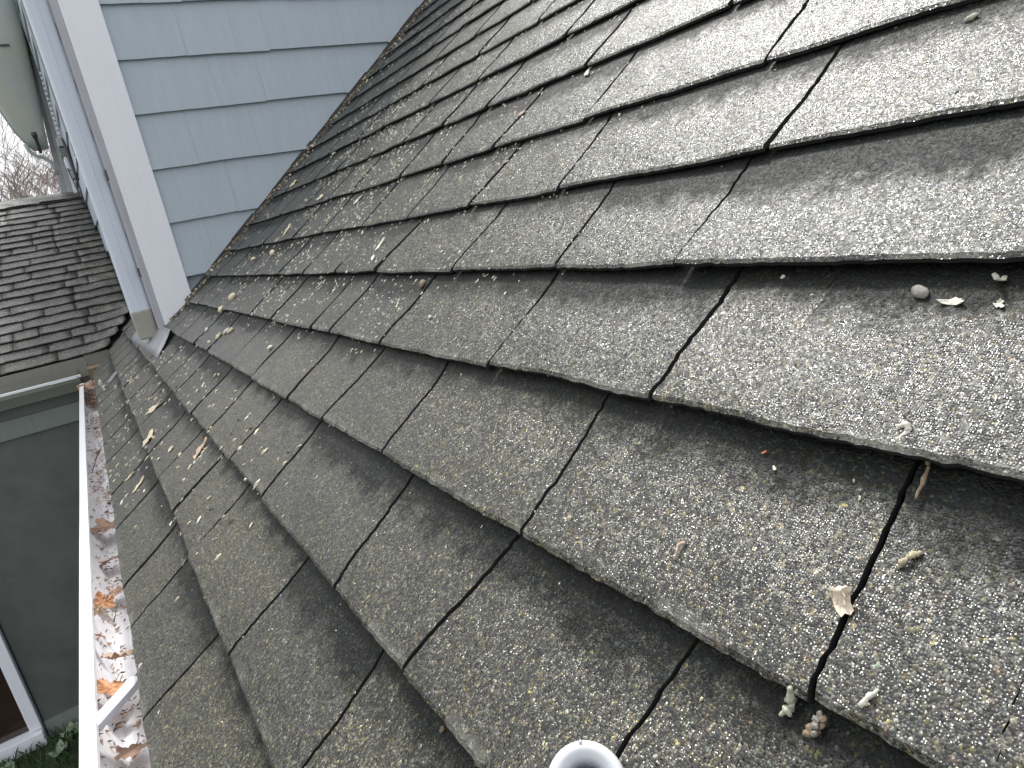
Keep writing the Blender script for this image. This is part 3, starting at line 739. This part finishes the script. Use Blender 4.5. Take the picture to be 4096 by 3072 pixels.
for i, (s, y, L, W_, m, lb) in enumerate([
    (.552, 2.10, .026, .02, MAT_CREAM, 'round cream bud on a joint right of the corner board'),
    (.509, 2.152, .026, .022, MAT_CREAM, 'tan bud at the corner of two shingles near the white corner board'),
    (.714, 2.052, .030, .018, MAT_CREAM, 'orange cream bud higher up the joint by the blue siding'),
    (.697, 2.252, .026, .014, MAT_CREAM, 'pale flake bud left of the orange cream bud'),
    (.457, 1.841, .026, .012, MAT_CREAM, 'upper cream bud of the clump below the corner board'),
    (.452, 1.875, .022, .012, MAT_PALE, 'middle cream bud of the clump below the corner board'),
    (.432, 1.911, .024, .011, MAT_CREAM, 'lowest oval bud of the clump below the corner board'),
    (.451, 1.394, .014, .010, MAT_PALE, 'single white bud on the blue tinted shingle'),
    (.561, .805, .007, .0045, MAT_PALE, 'bright white chip in the middle of the centre shingle'),
    (.575, .87, .005, .003, MAT_PALE, 'lone white speck left of the bright white chip'),
    (.254, 1.013, .006, .0045, MAT_PALE, 'round white bead at a shingle corner on the lower left rows'),
    (.191, 1.125, .009, .005, MAT_CREAM, 'cream oval seed lying on a lower left shingle'),
    (.246, .382, .005, .004, MAT_BROWN, 'grey pebble at the ragged edge near the bottom centre'),
    (.219, .909, .010, .0035, MAT_PALE, 'pale sliver on the dark lower left shingle'),
    (.437, 2.13, .016, .010, MAT_PALE, 'white bud on the shingle next to the corner flashing'),
    (.408, 1.955, .02, .009, MAT_PALE, 'flat pale bud near the butt edge below the bud clump'),
    (.873, .286, .010, .005, MAT_LICH, 'pale green lichen tuft under the butt edge at the top right corner'),
    (.63, .32, .004, .003, MAT_PALE, 'tiny pale bead right of the ragged smear'),
]):
    put_lump('bud' if 'bud' in lb else 'speck', 'bud' if 'bud' in lb else 'speck', lb, s, y, L, W_, W_ * .8, m, .3 + i * .5, 40 + i, .5)
for i, (s, y, L, W_, m, lb) in enumerate([
    (.222, 1.363, .040, .022, MAT_LEAFT, 'crumpled tan leaf scrap on the dark tab left of the blue grey rows'),
    (.141, 1.796, .065, .030, MAT_CREAM, 'largest pale flake on the lower left rows above the gutter'),
    (.187, 2.025, .075, .025, MAT_CREAM, 'cluster of pale flakes strung along a joint at lower left'),
    (.176, 1.55, .016, .014, MAT_CREAM, 'small cream flake between two joints of the lower left rows'),
    (1.014, .862, .014, .009, MAT_PALE, 'pale flake on the upper middle shingle near the top'),
    (1.063, 2.62, .05, .03, MAT_CREAM, 'curled pale flake high up beside the blue siding'),
    (.858, 1.595, .028, .014, MAT_PALE, 'white flake on a joint of the upper middle rows'),
    (.800, 2.10, .042, .020, MAT_CREAM, 'long cream flake by the siding on the sixth row'),
    (.91, 1.98, .03, .02, MAT_CREAM, 'round pale flake above the long cream flake'),
    (1.16, 2.35, .03, .02, MAT_PALE, 'pale flake near the top of the siding edge'),
    (.70, 1.20, .028, .010, MAT_PALE, 'white streaky flake on the row above the centre joint'),
    (.665, 1.17, .018, .008, MAT_PALE, 'white speckle cluster near the centre butt edge'),
    (.965, .99, .02, .008, MAT_LEAFT, 'tan flake caught on an upper butt edge'),
    (.06, 1.72, .03, .012, MAT_CREAM, 'pale flake close above the gutter edge'),
    (.075, 1.60, .035, .012, MAT_CREAM, 'slender pale flake beside the gutter edge'),
]):
    put_flake('flake', 'flake', lb, s, y, L, W_, m, .4 + i * .9, (0, 0), 70 + i, .14, .5, n=.001, th=.0016)
# metal clip and white stick on the far lower rows
o = obj('metal_tab', *box_vf(-.035, .035, -.04, .04, 0, .004), MAT_FLASH); tag(o, 'shiny grey metal tab lying on the far lower shingles by the gutter end', 'metal tab'); place(o, .105, 3.33, .001, .2)
put_twig('white_stick', 'stick', 'short white stick standing near the far end of the gutter', [(.052, 3.19, .002), (.060, 3.20, .02), (.072, 3.19, .045)], [.008, .008, .009], MAT_PALE)

# debris nobody could count
def debris():
    r = random.Random(12); vs_, f, fm = [], [], []
    def add(s, y, L, W_, rz, m, h=.001):
        c, sn = math.cos(rz), math.sin(rz); i = len(vs_); n0 = top_n(s, y) + .0003
        q = []
        for k in range(5):
            a = 2 * math.pi * k / 5 + .3; rr = 1 + r.uniform(-.35, .35); dx, dy = math.cos(a) * L / 2 * rr, math.sin(a) * W_ / 2 * rr
            q.append(RP(s + dx * c - dy * sn, y + dx * sn + dy * c, n0 + r.uniform(0, h * .4)))
        vs_.extend(q); vs_.append(RP(s, y, n0 + h + r.uniform(0, h)))
        for k in range(5): f.append((i + k, i + (k + 1) % 5, i + 5)); fm.append(m)
    # streaky bits lying down the slope, thickest towards the wall and on the lower rows
    for _ in range(2600):
        y = .75 + 2.2 * r.random() ** .8; s = r.uniform(.0, 1.9)
        cl = noise.noise(Vector((s * 5, y * 3.5, 3)))
        if cl < r.uniform(-.15, .55): continue
        sc = .5 + y * .38; L = r.uniform(.003, .010) * sc; add(s, y, L, L * r.uniform(.25, .6), r.gauss(0, .5), r.choice((0, 0, 1, 2)), .0008 * sc)
    for _ in range(420):         # drifts of small petals caught on the upper tabs
        cy, cs = r.uniform(.65, 2.2), r.uniform(.5, 1.35)
        for q in range(r.randint(2, 9)):
            y = cy + r.gauss(0, .018); s = cs + r.gauss(0, .022); L = r.uniform(.0025, .0075) * (.6 + cy * .35)
            add(s, y, L, L * r.uniform(.3, .7), r.gauss(0, .4), r.choice((0, 0, 0, 1)), .0010)
    for _ in range(700):
        y = r.uniform(.9, 3.1); s = .003 + .36 * r.random(); 
        if noise.noise(Vector((s * 9, y * 5, 8))) < r.uniform(-.3, .4): continue
        L = r.uniform(.005, .016); add(s, y, L, L * r.uniform(.25, .6), r.gauss(0, .6), r.choice((0, 1, 1, 2)), .0018)
    for _ in range(600):        # sparse small seeds everywhere near
        y = r.uniform(.12, 1.2); s = r.uniform(.02, 1.1); L = r.uniform(.0012, .0032); add(s, y, L, L * r.uniform(.4, .8), r.uniform(0, 3), r.choice((0, 1, 2, 3)), .0006)
    for _ in range(3600):       # packed litter along the foot of the wall
        s = r.uniform(.42, 2.6); y = 2.955 - abs(r.gauss(0, .035)) * (.5 + .5 * s); L = r.uniform(.005, .016)
        add(s, y, L, L * r.uniform(.3, .8), r.uniform(0, 3), r.choice((2, 2, 3, 4, 4, 4, 2, 1)), .004)
    o = obj('debris', vs_, f, [MAT_PALE, MAT_CREAM, simple('grey_crumb', (.15, .145, .125), .9), MAT_BROWN, simple('dark_crumb', (.06, .057, .05), .9)], fm=fm)
    tag(o, 'fine pale flakes, seeds and crumbs scattered over the shingles and along the wall foot', 'debris', kind='stuff')
debris()

# gutter contents
def leaf(label, x, y, z, L, mat, rz, tilt, seed, lobed=True):
    r = random.Random(seed); n = 40; out = []
    for i in range(n):
        a = 2 * math.pi * i / n; rad = .62 + (.30 * abs(math.cos(2.5 * a)) ** 1.5 if lobed else .0) + r.uniform(-.06, .06)
        if not lobed: rad = .55 + .35 * abs(math.cos(a))
        out.append((math.cos(a) * rad * L / 2, math.sin(a) * rad * L / 2 * (.8 if lobed else .55)))
    vs_ = [(0, 0, .002)]
    for ring in (.5, 1):
        for (px, py) in out: vs_.append((px * ring, py * ring, .35 * py * py * ring / L * 2 + r.uniform(-.03, .06) * L * ring))
    f = [(0, 1 + i, 1 + (i + 1) % n) for i in range(n)] + [(1 + i, 1 + n + i, 1 + n + (i + 1) % n, 1 + (i + 1) % n) for i in range(n)]
    root = obj('leaf', vs_, f, mat); m = root.modifiers.new('t', 'SOLIDIFY'); m.thickness = .0005
    tag(root, label, 'leaf', 'dry leaves in the gutter')
    root.matrix_world = Matrix.Translation((x, y, z)) @ Matrix.Rotation(rz, 4, 'Z') @ Matrix.Rotation(tilt[0], 4, 'X') @ Matrix.Rotation(tilt[1], 4, 'Y')
    v, fs = tube_vf([(L * .1, 0, .001), (L * .45, 0, .002), (L * .8, L * .08, .004)], [.0007, .0008, .0006], 5)
    st = obj('stalk', v, fs, MAT_LEAFB); st.parent = root
leaf('bright orange lobed leaf tilted in the gutter just beyond the hanger', -.048, 1.04, -.066, 0.070, MAT_LEAF, 1.1, (.5, .4), 1)
leaf('broad tan leaf under the shingle edge near the hanger', -.020, 1.10, -.060, 0.084, MAT_LEAFT, .4, (-.3, .5), 2)
leaf('small orange leaf wedged against the gutter lip', -.058, 1.20, -.055, 0.038, MAT_LEAF, 2.0, (.9, .1), 3, False)
leaf('yellow brown curled leaf poking over the gutter lip', -.055, 1.27, -.045, 0.038, MAT_LEAFT, .2, (.9, .7), 4, False)
leaf('reddish brown leaf filling the gutter half way along', -.030, 1.83, -.090, 0.115, MAT_LEAFB, .9, (.2, .2), 5)
leaf('brown leaf lying flat in the gutter beyond the first leaves', -.040, 1.45, -.100, 0.068, MAT_LEAFB, 2.4, (.1, .2), 6)
leaf('pale brown leaf in the nearest stretch of gutter', -.028, .86, -.104, 0.081, MAT_LEAFT, 1.9, (.15, .1), 7, False)
leaf('dark brown leaf packed at the far corner of the gutter', -.03, 4.00, -.045, 0.149, MAT_LEAFB, .3, (.3, .1), 8)
leaf('second brown leaf packed at the far corner beside the porch gutter', -.05, 3.90, -.050, 0.121, MAT_LEAFB, 1.7, (-.3, .2), 9, False)
leaf('orange brown leaf standing in the gutter between the two bends of the lip', -.055, 1.38, -.080, .060, MAT_LEAF, .7, (.8, .3), 12)
leaf('torn brown leaf under the hanging twig in the gutter', -.035, 1.62, -.095, .070, MAT_LEAFB, 2.9, (.3, .2), 13)
leaf('rust coloured leaf below the hanger in the nearest gutter', -.040, .93, -.100, .055, MAT_LEAFB, 1.2, (.2, .3), 14)
def gutter_muck():
    r = random.Random(31); vs_, f, fm = [], [], []
    for _ in range(1700):
        y = r.uniform(.4, 4.1) if r.random() < .8 else r.uniform(3.75, 4.12); x = r.uniform(-.0725, -.012)
        if noise.noise(Vector((x * 10, y * 4, 1))) < r.uniform(-.4, .3) and y < 3.7: continue
        z = -.1175 + (.05 * r.random() if y > 3.75 else .003 * r.random())
        if x < -.05: z = max(z, -.118 + (-.05 - x) * (2.1 if x > -.06 else 2.1) + .002)
        L = r.uniform(.003, .014) * (1 if y < 2 else 1.7); a = r.uniform(0, 3.1); wd = L * r.uniform(.1, .5); i = len(vs_)
        dx, dy = math.cos(a), math.sin(a)
        vs_ += [(x - dx * L / 2, y - dy * L / 2, z), (x - dy * wd / 2, y + dx * wd / 2, z + .001), (x + dx * L / 2, y + dy * L / 2, z + .002), (x + dy * wd / 2, y - dx * wd / 2, z + .001), (x, y, z + .0035)]
        m = r.choice((0, 0, 1, 2, 3)) if y < 3.7 else r.choice((0, 0, 0, 3))
        for k in range(4): f.append((i + k, i + (k + 1) % 4, i + 4)); fm.append(m)
    o = obj('gutter_litter', vs_, f, [MAT_LEAFB, MAT_LEAFT, MAT_LEAFT, simple('dark_muck', (.12, .085, .065), .9)], fm=fm)
    tag(o, 'fine leaf crumbs and muck lying in the bottom of the white gutter', 'litter', kind='stuff')
gutter_muck()
o = tube('twig', [(-.062, 1.33, -.05), (-.045, 1.25, -.04), (-.030, 1.18, -.035), (-.018, 1.22, -.02)], [.0009, .0012, .001, .0006], MAT_BROWN); tag(o, 'thin bent twig sticking up out of the gutter near the tan leaf', 'twig')
o = tube('twig', [(-.064, 2.45, -.10), (-.04, 2.52, -.07), (-.012, 2.42, -.02)], [.002, .002, .001], MAT_BROWN); tag(o, 'dark twig reaching from the far gutter to the shingle edge', 'twig')

# ---------------------------------------------------------------- white pipe end poking up at the bottom
def pipe():
    c = Vector((0.0, 0, 0)); d = (F * 2764.7 + R * (2347 - 2048) + D * (3140 - 1536)); d /= 2764.7
    ax = (d + D * .10).normalized()
    p = CAMP + d * .262
    root = empty('plastic_pipe', p, 'open white plastic pipe end poking up at the bottom edge of the view', 'pipe')
    u = ax.cross(Vector((0, 0, 1))).normalized(); v = ax.cross(u)
    n = 40; prof_ = [(.0152, .17), (.0152, .010), (.0156, .008), (.0156, .003), (.0150, .0010), (.0138, -.0002), (.0118, -.0002), (.0098, .0012), (.0088, .004), (.0084, .010), (.0082, .17)]
    vs_, f = [], []
    for (rr, t) in prof_:
        for k in range(n):
            a = 2 * math.pi * k / n; vs_.append(p + ax * t + (u * math.cos(a) + v * math.sin(a)) * rr * (1 + .004 * math.sin(3 * a)))
    for i in range(len(prof_) - 1):
        for k in range(n): a = i * n + k; b_ = i * n + (k + 1) % n; f.append((a, a + n, b_ + n, b_))
    obj('tube', vs_, f, MAT_PVC, root, True)
    q = p + ax * .0008 + (u * math.cos(1.0) + v * math.sin(1.0)) * .0153
    for s_ in (0,):
        b2 = p - D * .0153 - R * .0022 + ax * .001
        vv, ff = lump_vf(.0008, .0008, .0014, 3, .3, 1); o = obj('burr', [Vector(x) + b2 for x in vv], ff, MAT_PVC, root, True)
pipe()
